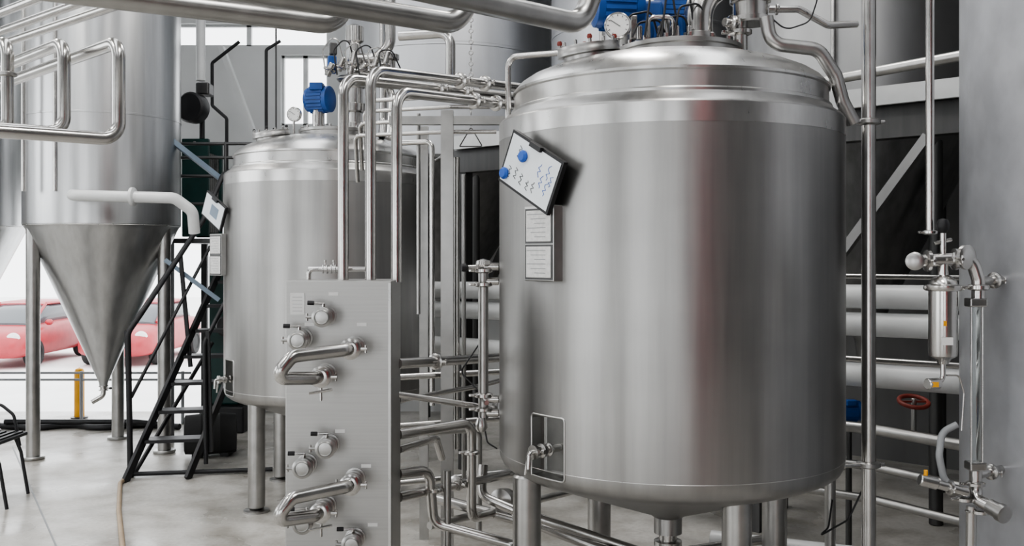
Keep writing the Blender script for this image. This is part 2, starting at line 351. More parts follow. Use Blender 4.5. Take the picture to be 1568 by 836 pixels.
# main tank top gear
g = G('electric_motor')
motor(g, (.53,5.0,3.27), (1,.15,0), .14, .26)
cyl(g, 'gearbox_stem', (.58,5.02,3.05), (.58,5.02,3.19), .05, M_PIPED); box(g, 'gearbox', (.70,5.0,3.18), (.12,.14,.2), M_BLUE, (0,0,0), .015)
g = G('electric_motor')
motor(g, (.85,5.15,3.28), (1,.1,0), .10, .22); cyl(g, 'coupling', (.84,5.15,3.05), (.84,5.15,3.22), .045, M_PIPE)
g = G('pressure_gauge'); gauge(g, (.505,4.68,3.095), (-.15,-1,.05), .064, 2.97)
g = G('agitator_fittings')
for i, (x, zz) in enumerate([(.62,3.16),(.72,3.26),(.78,3.14),(.86,3.20),(.66,3.12),(.80,3.28)]):
    tube(g, 'cable_%d' % i, [(x-.08,4.72,3.05),(x-.05,4.74,zz),(x+.06,4.78,zz+.03),(x+.10,4.8,3.06)], .0055, M_BLACK, .04, 8)
    cyl(g, 'gland_%d' % i, (x,4.76,3.045), (x,4.76,3.11), .014, M_PIPE, 10)
for i in range(4): box(g, 'sensor_%d' % i, (.60+.08*i,4.84,3.12), (.035,.04,.12), M_BLUE if i % 2 else M_PIPE, (0,0,.2*i), .006)
tube(g, 'fill_hook', [(.66,4.74,3.05),(.66,4.74,3.15),(.78,4.74,3.15),(.78,4.74,3.06)], .010, M_PIPE, .03)
g = G('vent_elbow')
tube(g, 'elbow', [(.92,4.85,3.05),(.92,4.85,3.25),(1.12,4.9,3.42),(1.5,5.0,3.6)], .072, M_PIPE, .18, 28)
lathe(g, 'elbow_flange', (.92,4.85,3.05), (0,0,1), [(.10,0),(.10,.02),(.085,.022),(.085,.04),(.07,.045)], M_PIPED, 32)
g = G('pressure_relief_valve')
cyl(g, 'stand_pipe', (1.13,4.85,2.99), (1.13,4.85,3.16), .035, M_PIPE)
cyl(g, 'side_port', (1.04,4.8,3.14), (1.13,4.85,3.14), .022, M_PIPE); clamp(g, (1.13,4.85,3.1), (0,0,1), .035); clamp(g, (1.08,4.82,3.14), (1,.5,0), .024)
lathe(g, 'housing', (1.18,4.85,3.14), (0,0,1), [(.09,0),(.10,.008),(.10,.03),(.085,.035),(.085,.10),(.10,.105),(.10,.13),(.04,.14),(.04,.2)], M_PIPE, 36)
cyl(g, 'cap', (1.18,4.85,3.3), (1.18,4.85,3.36), .05, M_BLACK)
tube(g, 'cable_loop', [(1.27,4.8,3.16),(1.34,4.8,3.1),(1.46,4.8,3.14),(1.5,4.8,3.26),(1.42,4.8,3.4)], .004, M_BLACK, .07, 6)
g = G('cleaning_return_pipe')
tube(g, 'run', [(1.27,4.85,3.215),(1.42,4.85,3.215),(1.57,4.87,3.14),(1.74,4.95,3.165)], .018, M_PIPE, .05)
clamp(g, (1.31,4.85,3.215), (1,0,0), .018)
g = G('overflow_pipe')
tube(g, 'run', [(1.22,4.70,3.14),(1.24,4.70,3.01),(1.47,4.70,2.985),(1.56,4.72,2.86),(1.60,4.74,2.74),(1.66,4.76,2.64)], .033, M_PIPED, .09)
g = G('manway_vent_pipe')
tube(g, 'run', [(-.021,5.35,1.6),(-.021,5.35,3.08),(.36,5.1,3.06)], .017, M_PIPE, .06)

# second tank top gear
g = G('electric_motor')
motor(g, (-1.60,8.1,3.28), (1,-.3,0), .12, .23); cyl(g, 'coupling', (-1.6,8.1,3.04), (-1.6,8.1,3.22), .05, M_PIPE)
g = G('pressure_gauge'); gauge(g, (-1.77,7.95,3.14), (-.2,-1,0), .06, 2.98)
g = G('valve_tree')
lathe(g, 'stack', (-1.3,8.1,3.04), (0,0,1), [(.10,0),(.10,.04),(.06,.05),(.06,.13),(.11,.14),(.11,.2),(.07,.21),(.07,.33),(.09,.34),(.09,.38),(.05,.39),(.05,.52),(.08,.53),(.08,.57),(.045,.58),(.045,.70),(.075,.72),(.075,.84),(.03,.86)], M_PIPE, 28)
tube(g, 'side_branch', [(-1.3,8.1,3.62),(-1.12,8.1,3.62),(-1.0,8.05,3.72),(-1.0,8.05,4.3)], .045, M_PIPE)
tube(g, 'side_branch_2', [(-1.3,8.05,3.5),(-1.05,8.0,3.48),(-1.05,8.0,3.1),(-1.05,7.95,2.95)], .035, M_PIPE)
box(g, 'actuator', (-1.47,8.0,3.55), (.07,.07,.14), M_BLUE, (0,0,.3), .01); box(g, 'actuator_top', (-1.46,8.0,3.68), (.06,.06,.1), M_DARKM, (0,0,.3), .01)
for i in range(6):
    x = -1.5+.09*i; cyl(g, 'fitting_%d' % i, (x,7.95,3.45+.04*(i % 2)), (x+.05,7.93,3.55+.05*(i % 3)), .026, M_PIPE, 12); clamp(g, (x+.02,7.94,3.5+.02*(i % 3)), (.4,0,1), .03)
    tube(g, 'cable_%d' % i, [(x,7.9,3.45),(x-.03,7.9,3.65),(x+.08,7.9,3.8-.03*i),(x+.15,7.95,3.5)], .006, M_BLACK if i % 2 else M_PIPE, .05, 6)
torus(g, 'flange_ring', (-1.3,8.1,3.45), (0,0,1), .13, .02, M_PIPED, 32)
lathe(g, 'spray_flange', (-1.0,8.0,3.38), (0,0,1), [(.12,0),(.13,.01),(.13,.04),(.12,.05),(.05,.06),(.05,.2),(.08,.21),(.08,.25),(0,.26)], M_PIPE, 32)
tube(g, 'drop_line', [(-1.02,8.0,3.4),(-.95,7.8,3.25),(-.95,7.6,2.9)], .03, M_PIPE)

# ------------------------------------------------------------------ valve manifold cabinet
g = G('valve_manifold_cabinet')
box(g, 'cabinet', (-.797,4.68,.97), (.49,.36,1.82), M_PANEL, (0,0,0), .006)
for x in (-1.0,-.6):
    for y in (4.55,4.81): cyl(g, 'foot', (x,y,0), (x,y,.07), .02, M_PIPED, 12)
beam(g, 'edge_return', (-.562,4.497,.07), (-.562,4.497,1.87), .012, .006, M_BAND)
for (x, z) in ((-.853,1.72),(-.962,1.616),(-.838,1.13),(-.941,1.041),(-.941,.79),(-.72,.70)): stub(g, x, z)
for dz in (0, -.605):
    stub(g, -.72, 1.58+dz, lever=False); stub(g, -.853, 1.455+dz, lever=False)
    tube(g, 'swing_bend', [(-.72,4.41,1.58+dz),(-.73,4.33,1.58+dz),(-.94,4.19,1.565+dz),(-1.01,4.15,1.475+dz),(-.87,4.30,1.458+dz),(-.853,4.41,1.455+dz)], .029, M_PIPE, .05, 20)
    clamp(g, (-.72,4.36,1.58+dz), (0,1,0), .029); clamp(g, (-.853,4.36,1.455+dz), (0,1,0), .029)
    cyl(g, 'clamp_handle', (-.80,4.36,1.40+dz), (-.90,4.34,1.385+dz), .006, M_PIPE, 8); cyl(g, 'clamp_pin', (-.85,4.36,1.41+dz), (-.85,4.36,1.35+dz), .006, M_PIPE, 8)
for (x, z) in ((-.82,1.82),(-.69,1.68),(-.87,1.38),(-.79,1.19),(-.67,1.03),(-.64,.76),(-.93,1.68)): box(g, 'port_label', (x,4.498,z), (.045,.002,.016), M_PAPER)
box(g, 'instruction_sheet', (-.985,4.497,1.775), (.066,.002,.10), M_PAPER)
for j in range(5): box(g, 'print_line', (-.985,4.4955,1.805-j*.016), (.045,.001,.0015), M_GREYH)

g = G('transfer_pipes')
for i, (x, z, e) in enumerate([(-.803,2.837,((.0,5.95,2.96))),(-.673,2.877,(.12,5.8,2.98)),(-.549,2.775,(.15,5.75,2.86))]):
    y = 4.66
    tube(g, 'riser_%d' % (i+1), [(x,y,1.87),(x,y,z),e], .0265, M_PIPE, .09, 18)
    dd = Vector(e)-Vector((x,y,z))
    for t in (.5,.66): clamp(g, Vector((x,y,z))+dd*t, dd, .0265)
tube(g, 'small_header', [(-.98,4.72,1.93),(-.7,4.72,1.93)], .012, M_PIPE)
for x in (-.9,-.86): valve(g, (x,4.72,1.93), (1,0,0), .013, (0,0,1), M_PIPE)
tube(g, 'small_drop', [(-.98,4.72,1.85),(-.98,4.72,1.93),(-.93,4.72,1.93)], .012, M_PIPE)

# ------------------------------------------------------------------ overhead pipes
g = G('overhead_pipes')
for i, (x, y, s) in enumerate([(-.69,3.83,1.744),(-.21,3.83,1.41),(.27,3.83,1.144)]):
    tube(g, 'header_%d' % (i+1), [(x-1.4*s,y-1.4,2.9),(x,y,2.9),(x+.07,y+.04,3.1),(x+.5,y+.3,3.5)], .042, M_PIPED, .10, 24)
g = G('pipe_loops')
for (x, y, zt, zb) in ((-1.605,4.0,2.87,2.47),(-1.92,4.2,2.91,2.52),(-2.24,4.35,2.95,2.53)):
    tube(g, 'loop', [(x-1.5,y+1.5,zt),(x,y,zt),(x,y,zb),(x-.5,y-.4,zb),(x-1.5,y-1.0,zb)], .027, M_PIPE, .07, 18)
    tube(g, 'upper_run', [(x-1.3,y+1.4,zt+.26),(x+.9,y-.5,zt+.26)], .022, M_PIPE, .05, 16)
clamp(g, (-2.24,4.35,2.8), (0,0,1), .024, M_PIPED, False)

# ------------------------------------------------------------------ fermenters (conical)
def fermenter(x, y, r, legs, ztop=6.3, zc=2.28, za=.70):
    g = G('conical_fermenter')
    lathe(g, 'vessel', (x,y,0), (0,0,1), [(0,za-.05),(.04,za-.05),(.045,za),(r*.955,zc-.03),(r*.975,zc-.005),(r,zc+.02),(r,3.35),(r+.004,3.352),(r+.004,3.37),(r,3.372),(r,ztop),(r*.8,ztop+.25),(0,ztop+.4)], M_FERM, 96, 25)
    torus(g, 'cone_seam', (x,y,zc+.01), (0,0,1), r*.99, .006, M_BAND, 80, 6)
    for i, dg_ in enumerate(legs):
        t = math.radians(dg_); px, py = x+r*.88*math.cos(t), y+r*.88*math.sin(t)
        cyl(g, 'leg_%d' % i, (px,py,.02), (px,py,zc+.15), .065, M_PIPED, 24); cyl(g, 'foot_%d' % i, (px,py,0), (px,py,.03), .11, M_PIPED, 20)
    tube(g, 'outlet', [(x,y,za),(x,y,za-.14),(x-.1,y-.05,za-.2)], .025, M_PIPE); valve(g, (x,y,za-.06), (0,0,1), .028, (1,-.3,0))
    for dx in (-.45,-.15): tube(g, 'wall_pipe', [(x+dx,y-r*.98,2.6),(x+dx,y-r*.98,6.0)], .022, M_PIPE)
    return g
fermenter(-4.17, 10.0, .75, [218,352,100])
g = G('insulated_steam_pipe')
tube(g, 'pipe', [(-4.12,9.18,2.56),(-4.06,9.08,2.55),(-3.1,9.0,2.52),(-2.95,9.05,2.40),(-2.95,9.1,2.2)], .052, M_WHITE, .1, 20)
clamp(g, (-3.5,9.04,2.535), (1,-.05,0), .052, M_WHITE, False)
g = fermenter(-6.0, 10.3, .84, [200,300,80])
tube(g, 'side_pipe', [(-5.1,9.6,2.2),(-5.1,9.6,4.4)], .03, M_PIPE)
g = G('insulated_riser_pipe'); tube(g, 'white_riser', [(-3.40,10.7,3.9),(-3.40,10.7,5.6)], .05, M_WHITE)

# ------------------------------------------------------------------ walkway and storage tanks behind
P0 = Vector((-.56,9.0,0)); U = Vector((.735,-.678,0)); N = Vector((.678,.735,0)); ZZ = Vector((0,0,1))
def q(u, n, z): return P0+U*u+N*n+ZZ*z
def obox(g, nm, u0, u1, n0, n1, z0, z1, mat):
    vs = [q(u,n,z) for z in (z0,z1) for (u,n) in ((u0,n0),(u1,n0),(u1,n1),(u0,n1))]
    return mk(g, nm, vs, [(3,2,1,0),(4,5,6,7),(0,1,5,4),(1,2,6,5),(2,3,7,6),(3,0,4,7)], mat, False)
g = G('steel_walkway')
obox(g, 'deck', -.1, 4.6, .02, .30, 2.98, 3.03, M_DARKM)
obox(g, 'edge_beam', -.1, 4.6, -.02, .02, 2.96, 3.08, M_WHITE)
obox(g, 'under_beam', -.1, 4.6, .12, .24, 2.76, 2.97, M_DARKM)
for u in (0,1.5,3.0,4.5): obox(g, 'post', u-.05, u+.05, .14, .23, 0, 2.76, M_DARKM)
beam(g, 'brace', q(3.45,.1,1.7), q(4.25,.1,2.75), .06, .06, M_FARB)
beam(g, 'brace_2', q(.3,.1,1.6), q(1.0,.1,2.75), .07, .07, M_DARKM)
obox(None, 'shade_sheet', -1.5, 4.9, 3.25, 3.32, 0, 3.1, M_DARK)  # dark sheet added behind the tanks, standing for the shade under them
def storage(x, y, r, mat, z0=3.0, cone=True):
    g = G('storage_tank')
    lathe(g, 'vessel', (x,y,0), (0,0,1), [(r-.03,z0),(r,z0+.03),(r,4.15),(r+.004,4.155),(r+.004,4.18),(r,4.185),(r,6.2),(r*.7,6.5),(0,6.6)], mat, 96, 25)
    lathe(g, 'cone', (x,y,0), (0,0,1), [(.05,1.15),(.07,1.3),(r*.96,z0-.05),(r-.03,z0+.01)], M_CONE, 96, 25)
    for i in range(4):
        t = math.radians(20+90*i); cyl(g, 'leg_%d' % i, (x+r*.85*math.cos(t),y+r*.85*math.sin(t),0), (x+r*.85*math.cos(t),y+r*.85*math.sin(t),z0), .05, M_DARKM)
    tube(g, 'level_pipe', [(x-r*.55,y-r*.87,z0+.1),(x-r*.55,y-r*.87,6)], .02, M_PIPE)
storage(-.72, 11.15, 1.15, M_FAR); storage(2.87, 8.0, .93, M_FARB); storage(1.35, 9.9, .95, M_FAR)
g = G('lifting_chain')
for i in range(50): torus(g, 'link', (-.36,8.6,5.5-i*.048), (1,0,0) if i % 2 else (0,1,0), .018, .005, M_PIPED, 10, 5)
tube(g, 'hook_bridle', [(-.46,8.6,2.95),(-.36,8.6,3.12),(-.26,8.6,2.95),(-.46,8.6,2.95)], .006, M_DARKM, .01, 6)

g = G('bright_beer_tank')
lathe(g, 'vessel', (3.19,4.1,0), (0,0,1), [(1.1,.25),(1.18,.3),(1.2,.38),(1.2,5.8),(1.0,6.1),(0,6.3)], M_NEAR, 128, 25)
for i in range(4):
    t = math.radians(30+90*i); cyl(g, 'leg_%d' % i, (3.19+.95*math.cos(t),4.1+.95*math.sin(t),0), (3.19+.95*math.cos(t),4.1+.95*math.sin(t),.3), .07, M_PIPED)

# ------------------------------------------------------------------ white insulated mains
g = G('insulated_water_mains')
for z in (1.71,1.53,1.20):
    a = Vector((-.75,9.22,z-.04)); b_ = Vector((3.0,5.72,z+.03))
    tube(g, 'main', [a, b_], .078, M_WHITE, seg=24)
g = G('service_pipes')
for z, r in ((.93,.034),(.70,.026),(.50,.026)): tube(g, 'run', [(1.0,7.0,z),(2.22,6.0,z),(2.62,5.35,z)], r, M_PIPED, .1)
for z, r in ((1.87,.015),(1.37,.018)): tube(g, 'thin_run', [(1.2,6.6,z),(2.66,5.45,z)], r, M_PIPE)
tube(g, 'upper_run', [(1.7,6.85,3.12),(2.6,5.4,3.12)], .032, M_PIPED)
tube(g, 'low_white', [(1.2,5.9,.28),(2.6,5.3,.28)], .06, M_WHITE)
g = G('hand_wheel_valve')
torus(g, 'hand_wheel', (2.46,6.0,1.10), (0,-.3,1), .085, .014, M_REDD, 24, 8); cyl(g, 'stem', (2.46,6.0,.9), (2.46,6.0,1.12), .016, M_PIPED); beam(g, 'spoke', (2.38,6.0,1.10), (2.54,6.0,1.10), .015, .01, M_REDD)
g = G('circulation_pump'); motor(g, (2.20,6.4,.98), (1,0,0), .075, .15); cyl(g, 'pump_stand', (2.20,6.4,.0), (2.20,6.4,.93), .02, M_DARKM)
g = G('vertical_pipe')
cyl(g, 'riser', (1.82,5.0,0.02), (1.82,5.0,4.6), .036, M_PIPE, 28)
lathe(g, 'floor_flange', (1.82,5.0,0), (0,0,1), [(.08,0),(.08,.02),(.04,.03)], M_PIPED, 20)
for z in (2.677,.93):
    cyl(g, 'stay', (1.645,4.96,z), (1.9,5.0,z), .012, M_PIPE, 10); clamp(g, (1.82,5.0,z), (0,0,1), .036, M_PIPED, False); clamp(g, (1.68,4.965,z), (1,0,0), .014, M_PIPE, False)
cyl(g, 'drop', (1.77,5.45,0), (1.77,5.45,.92), .03, M_PIPED)
tube(g, 'cable', [(1.7,5.2,.7),(1.68,5.2,.55),(1.62,5.2,.5),(1.75,5.1,.62),(1.86,5.05,.9)], .005, M_BLACK, .05, 6)

# ------------------------------------------------------------------ sterile filter + sight glass assembly
g = G('sight_glass_assembly')
Y = 3.9
cyl(g, 'supply_pipe', (1.685,Y+.05,2.08), (1.685,Y+.05,4.5), .0165, M_PIPE, 16); clamp(g, (1.685,Y+.05,2.09), (0,0,1), .018)
tube(g, 'cross_pipe', [(1.61,Y,1.974),(1.83,Y,1.985),(1.856,Y,1.90),(1.856,Y,1.82)], .026, M_PIPE, .05, 20)
lathe(g, 'blank_cap', (1.60,Y-.01,1.974), (-.4,-1,0), [(.02,-.03),(.02,0),(.034,.002),(.036,.02),(.026,.026),(0,.026)], M_PIPED, 24)
clamp(g, (1.655,Y,1.976), (1,0,0), .026); clamp(g, (1.765,Y,1.982), (1,0,0), .026); clamp(g, (1.80,Y-.02,1.99), (.5,-1,0), .03); clamp(g, (1.856,Y,1.87), (0,0,1), .026)
cyl(g, 'stem', (1.716,Y,1.99), (1.716,Y,2.09), .012, M_PIPE, 12); lathe(g, 'black_knob', (1.716,Y,2.08), (0,0,1), [(.008,0),(.022,.02),(.026,.04),(.018,.06),(0,.065)], M_BLACK, 20)
cyl(g, 'knob_arm', (1.68,Y,2.045), (1.75,Y,2.06), .008, M_PIPE, 8)
cyl(g, 'nozzle_upper', (1.85,Y,1.896), (2.06,Y+.13,1.896), .018, M_PIPE); clamp(g, (1.95,Y+.06,1.896), (1,.6,0), .02)
for dx in (-.022,.022): cyl(g, 'guard_rod', (1.846+dx,Y-.01,1.15), (1.846+dx,Y-.01,1.82), .005, M_PIPE, 8)
cyl(g, 'glass_tube', (1.846,Y,1.17), (1.846,Y,1.80), .017, M_GLASS, 20)
for z in (1.81,1.16): box(g, 'end_block', (1.846,Y,z), (.07,.06,.035), M_PIPE, (0,0,0), .006)
tube(g, 'lower_pipe', [(1.846,Y,1.16),(1.846,Y,1.06),(1.84,Y-.02,1.03),(1.90,Y-.12,1.0)], .024, M_PIPE, .04)
lathe(g, 'end_gauge', (1.86,Y-.08,1.02), (.35,-1,-.2), [(.02,0),(.03,.005),(.03,.05),(.036,.055),(.036,.08),(.026,.085),(0,.08)], M_PIPED, 24)
cyl(g, 'nozzle_lower', (1.85,Y,1.125), (2.06,Y+.13,1.125), .018, M_PIPE); clamp(g, (1.93,Y+.05,1.125), (1,.6,0), .02)
cyl(g, 'drain_branch', (1.80,Y-.03,1.06), (1.64,Y-.03,1.105), .018, M_PIPE); cyl(g, 'drain_valve', (1.68,Y-.03,1.095), (1.61,Y-.03,1.112), .024, M_PIPE); clamp(g, (1.73,Y-.03,1.08), (1,0,-.25), .018)
cyl(g, 'drain_knob', (1.635,Y-.03,1.125), (1.635,Y-.03,1.15), .008, M_YEL, 8)
for z, dx in ((1.09,0),(1.03,-.04),(.98,.02)): clamp(g, (1.84+dx,Y-.01,z), (0,0,1), .022)
tube(g, 'grey_hose', [(1.78,Y+.02,1.32),(1.72,Y+.02,1.29),(1.70,Y,1.2),(1.72,Y,1.1),(1.80,Y-.02,1.05)], .014, M_GREYH, .06, 12)
tube(g, 'drain_leg', [(1.83,Y,1.0),(1.83,Y+.02,.45),(1.83,Y+.05,.02)], .02, M_PIPE)
g = G('gas_filter_housing')
lathe(g, 'bowl', (1.716,Y,1.585), (0,0,1), [(0,-.02),(.02,-.02),(.03,0),(.052,.012),(.055,.03),(.055,.27),(.068,.272),(.072,.278),(.072,.292),(.055,.298),(.052,.31),(.03,.33),(.02,.335),(.02,.40)], M_PIPE, 36)
cyl(g, 'top_bar', (1.64,Y,1.868), (1.80,Y,1.868), .009, M_PIPE, 10)
box(g, 'warning_label', (1.70,Y-.055,1.73), (.012,.003,.02), M_YEL); box(g, 'spec_label', (1.708,Y-.056,1.66), (.045,.003,.03), M_PAPER)
tube(g, 'drain', [(1.716,Y,1.57),(1.716,Y,1.50),(1.66,Y-.03,1.49)], .010, M_PIPE); cyl(g, 'drain_cap', (1.69,Y-.02,1.49), (1.635,Y-.04,1.49), .022, M_PIPE)
box(g, 'tag', (1.66,Y-.055,1.49), (.03,.003,.02), M_YEL); tube(g, 'sample_tube', [(1.73,Y,1.52),(1.78,Y,1.52),(1.80,Y,1.45),(1.79,Y,1.3)], .004, M_PIPE, .02, 8)

g = G('level_gauge_assembly')
Y = 4.95; X = -.145
cyl(g, 'gauge_tube', (X,Y,1.17), (X,Y,1.93), .026, M_PIPED, 18)
for z in (1.92,1.85,1.29,1.22): clamp(g, (X,Y,z), (0,0,1), .028)
for z in (1.94,1.865,1.27,1.20): cyl(g, 'tank_port', (X,Y,z), (-.066,Y,z), .02, M_PIPE, 14)
cyl(g, 'side_arm', (X,Y,1.94), (X-.08,Y-.03,1.935), .012, M_PIPE, 10); lathe(g, 'side_knob', (X-.075,Y-.03,1.935), (-1,-.3,0), [(.01,0),(.022,.015),(.02,.035),(0,.04)], M_BLACK, 14)
lathe(g, 'cap', (X,Y,1.94), (0,0,1), [(.03,0),(.04,.01),(.035,.03),(0,.04)], M_PIPE, 20); lathe(g, 'bottom_bulb', (X-.01,Y-.02,1.15), (0,0,-1), [(.02,-.03),(.03,0),(.032,.02),(.02,.04),(0,.045)], M_PIPE, 20)
cyl(g, 'drain_arm', (X,Y,1.27), (X+.02,Y-.12,1.27), .014, M_PIPE)
tube(g, 'cable', [(X,Y,1.16),(X+.02,Y,1.05),(X+.07,Y,1.02)], .004, M_BLACK, .03, 6)
tube(g, 'signal_wire', [(X-.01,Y,1.3),(X-.12,Y+.05,1.4),(X-.02,Y,1.55)], .004, M_BLACK, .03, 6)

g = G('floor_pipework')
r = .026
tube(g, 'p1', [(-.56,4.8,1.466),(-.073,5.8,1.39),(.4,6.4,1.36)], r, M_PIPE)
tube(g, 'p2', [(-.56,4.8,1.315),(-.09,5.05,1.205),(-.09,5.4,1.2)], .016, M_PIPE)
tube(g, 'p3', [(-.56,4.85,1.28),(-.18,5.6,1.25),(0,6,1.25)], .014, M_PIPE)
tube(g, 'p4', [(-.56,4.85,1.11),(-.215,5.2,1.11),(-.215,5.2,.60),(-.1,5.5,.55)], r, M_PIPE)
tube(g, 'p5', [(-.56,4.85,1.035),(-.4,5.15,1.035),(-.38,5.3,.9)], .02, M_PIPE)
tube(g, 'p6', [(-.56,4.85,.916),(-.42,4.98,.905),(-.40,5.0,.63),(-.0,5.0,.52),(.55,4.5,.40),(1.2,4.2,.34)], r, M_PIPE)
tube(g, 'p7', [(-.56,4.85,.80),(-.03,5.6,.745),(.6,6.3,.70)], r, M_PIPE)
tube(g, 'p8', [(-.16,5.45,.83),(-.17,5.4,.67),(0,5.35,.61),(.75,5.2,.40),(1.5,5.6,.38)], r, M_PIPE)
tube(g, 'p9', [(-.45,5.6,.61),(.17,5.4,.50),(.7,5.1,.38)], .030, M_PIPE)
tube(g, 'p10', [(-.5,5.2,.42),(.3,5.0,.36),(1.3,4.75,.33)], r, M_PIPE)
tube(g, 'p11', [(.786,4.938,.44),(.786,4.938,.30),(1.6,4.9,.28),(2.4,4.95,.26)], .032, M_PIPE)
tube(g, 'p12', [(-.5,5.8,.95),(-.2,5.9,.95),(-.2,5.9,.3)], .02, M_PIPED)
tube(g, 'p13', [(-.45,5.35,.52),(-.1,5.75,.50),(.5,6.4,.48)], .022, M_PIPED)
tube(g, 'drain_down', [(-.33,5.0,.0),(-.33,5.0,.9)], .02, M_PIPED)
for x in (-.3,.2,.9,1.5): cyl(g, 'support', (x,5.3,0), (x,5.3,.38), .02, M_PIPED, 12)
clamp(g, (-.4,5.13,1.44), (.44,.9,0), r); clamp(g, (-.215,5.2,.95), (0,0,1), r); clamp(g, (-.3,5.22,.78), (.55,.8,0), r); clamp(g, (-.40,5.0,.8), (0,0,1), r)
lathe(g, 'pump_head', (-.05,5.5,.62), (-.5,-1,0), [(.03,-.1),(.06,-.05),(.07,0),(.07,.03),(.03,.05)], M_PIPED, 24)

g = G('pipe_support_frame')
beam(g, 'post_1', (-.396,6.0,0), (-.396,6.0,2.88), .075, .075, M_PIPED); beam(g, 'post_2', (-.62,6.9,0), (-.62,6.9,2.9), .06, .06, M_PIPED)
beam(g, 'cross_beam', (-.75,6.0,2.82), (.05,6.0,2.82), .05, .05, M_PIPED)
tube(g, 'riser_a', [(-.34,6.05,.8),(-.34,6.05,2.6)], .018, M_PIPE); tube(g, 'riser_b', [(-.30,6.1,.6),(-.30,6.1,2.5)], .014, M_PIPED)
for i, z in enumerate((3.02,2.95,2.87,2.79)): tube(g, 'branch_%d' % i, [(-.95-.03*i,6.6,z-.3),(-.95-.03*i,6.5,z),(-.40,6.3,z),(-.1,6.3,z)], .014, M_PIPE, .04, 10)
tube(g, 'top_drop', [(-.7,6.1,3.36),(-.376,6.0,3.36),(-.376,6.0,3.0)], .03, M_PIPE)
tube(g, 'stay_top', [(-.75,7.9,2.66),(-.45,6.5,2.66)], .012, M_PIPE)
tube(g, 'line_c', [(-.53,6.5,1.0),(-.53,6.5,2.75),(-.8,6.6,2.75)], .018, M_PIPE); tube(g, 'line_d', [(-.63,6.6,1.6),(-.63,6.6,2.95)], .014, M_PIPED)
for z in (1.25,.95,.6): tube(g, 'rail', [(-.7,6.0,z),(.4,6.5,z)], .02, M_PIPE)

# ------------------------------------------------------------------ stairs and platform
g = G('steel_staircase')
for i in range(8):
    x, y, z = -3.08+.05*i, 8.9+.2*i, .32+.235*i
    vs = []
    for zz in (z-.03, z):
        for (a, b_) in ((-.24,-.05),(.24,.05),(.21,.25),(-.27,.15)): vs.append((x+a, y+b_, zz))
    mk(g, 'tread_%d' % (i+1), vs, [(3,2,1,0),(4,5,6,7),(0,1,5,4),(1,2,6,5),(2,3,7,6),(3,0,4,7)], M_BLACK, False)
for dx, dy in ((-.26,-.02),(.25,.10)):
    beam(g, 'stringer', (-3.14+dx,8.62+dy,0.0), (-2.70+dx,10.5+dy,2.2), .03, .08, M_BLACK)
for (p1, p2) in (((-3.42,8.8,0),(-3.46,8.8,1.32)), ((-3.15,9.6,.9),(-3.25,9.6,2.0)), ((-2.75,8.95,.2),(-2.78,8.95,1.3)), ((-2.55,9.8,1.3),(-2.55,9.8,2.3))): beam(g, 'rail_post', p1, p2, .035, .035, M_BLACK)
tube(g, 'handrail_left', [(-3.42,8.78,.02),(-3.45,8.8,1.30),(-3.36,8.9,1.48),(-3.12,9.9,2.35),(-3.0,10.2,2.85),(-2.7,10.4,2.95)], .026, M_BLACK, .12)
tube(g, 'midrail_left', [(-3.42,8.8,.72),(-3.05,10.1,2.2)], .016, M_BLACK)
tube(g, 'handrail_right', [(-2.78,8.9,.1),(-2.8,8.92,1.2),(-2.45,10.1,2.5)], .02, M_BLACK, .1)
tube(g, 'base_brace', [(-3.4,8.8,.03),(-2.2,9.0,.03)], .02, M_BLACK); tube(g, 'front_brace', [(-3.4,8.8,.02),(-3.06,10.0,1.1)], .02, M_BLACK)
beam(g, 'blue_brace', (-3.5,9.9,3.2), (-3.0,10.3,2.75), .05, .05, M_STBLUE); beam(g, 'blue_brace_2', (-3.4,9.6,1.95), (-2.9,9.7,1.55), .04, .04, M_STBLUE)
g = G('service_platform')
box(g, 'deck', (-2.95,11.2,2.15), (1.6,1.3,.05), M_DARKM)
for x in (-3.7,-2.2):
    for y in (10.6,11.8): beam(g, 'post', (x,y,0), (x,y,2.13), .07, .07, M_BLACK)
for z in (2.55,2.85,3.05,3.2): tube(g, 'guard_rail', [(-3.7,10.6,z),(-2.45,10.6,z)], .018, M_DARKM)
for x in (-3.7,-3.1,-2.5): cyl(g, 'stanchion', (x,10.6,2.15), (x,10.6,3.22), .02, M_DARKM, 10)
g = G('plate_heat_exchanger')
box(g, 'frame_front', (-3.55,11.0,2.75), (.3,.06,1.1), M_GREEN, (0,0,0), .01); box(g, 'frame_rear', (-3.55,11.5,2.75), (.3,.06,1.1), M_GREEN, (0,0,0), .01)
for i in range(12): box(g, 'plate', (-3.55,11.06+.034*i,2.7), (.26,.012,.9), M_PIPE)
cyl(g, 'tie_bar', (-3.55,10.95,3.25), (-3.55,11.55,3.25), .02, M_PIPE)
g = G('wall_fan')
lathe(g, 'fan_drum', (-3.5,10.9,3.62), (-.3,-1,0), [(.16,0),(.17,.02),(.17,.14),(.15,.16),(.05,.15),(0,.17)], M_BLACK, 28); box(g, 'fan_motor', (-3.45,11.0,3.85), (.15,.2,.14), M_DARKM, (0,0,0), .02); cyl(g, 'fan_bracket', (-3.48,11.0,3.3), (-3.48,11.0,3.6), .03, M_BLACK)
g = G('green_pump_skid')
box(g, 'skid_tank', (-3.25,11.3,1.15), (.35,.5,1.7), M_GREEN, (0,0,0), .03); box(g, 'skid_base', (-3.25,11.3,.15), (.5,.7,.3), M_BLACK, (0,0,0), .02); cyl(g, 'skid_motor', (-3.2,10.95,1.2), (-3.2,11.1,1.2), .12, M_BLACK)
g = G('black_barrel')
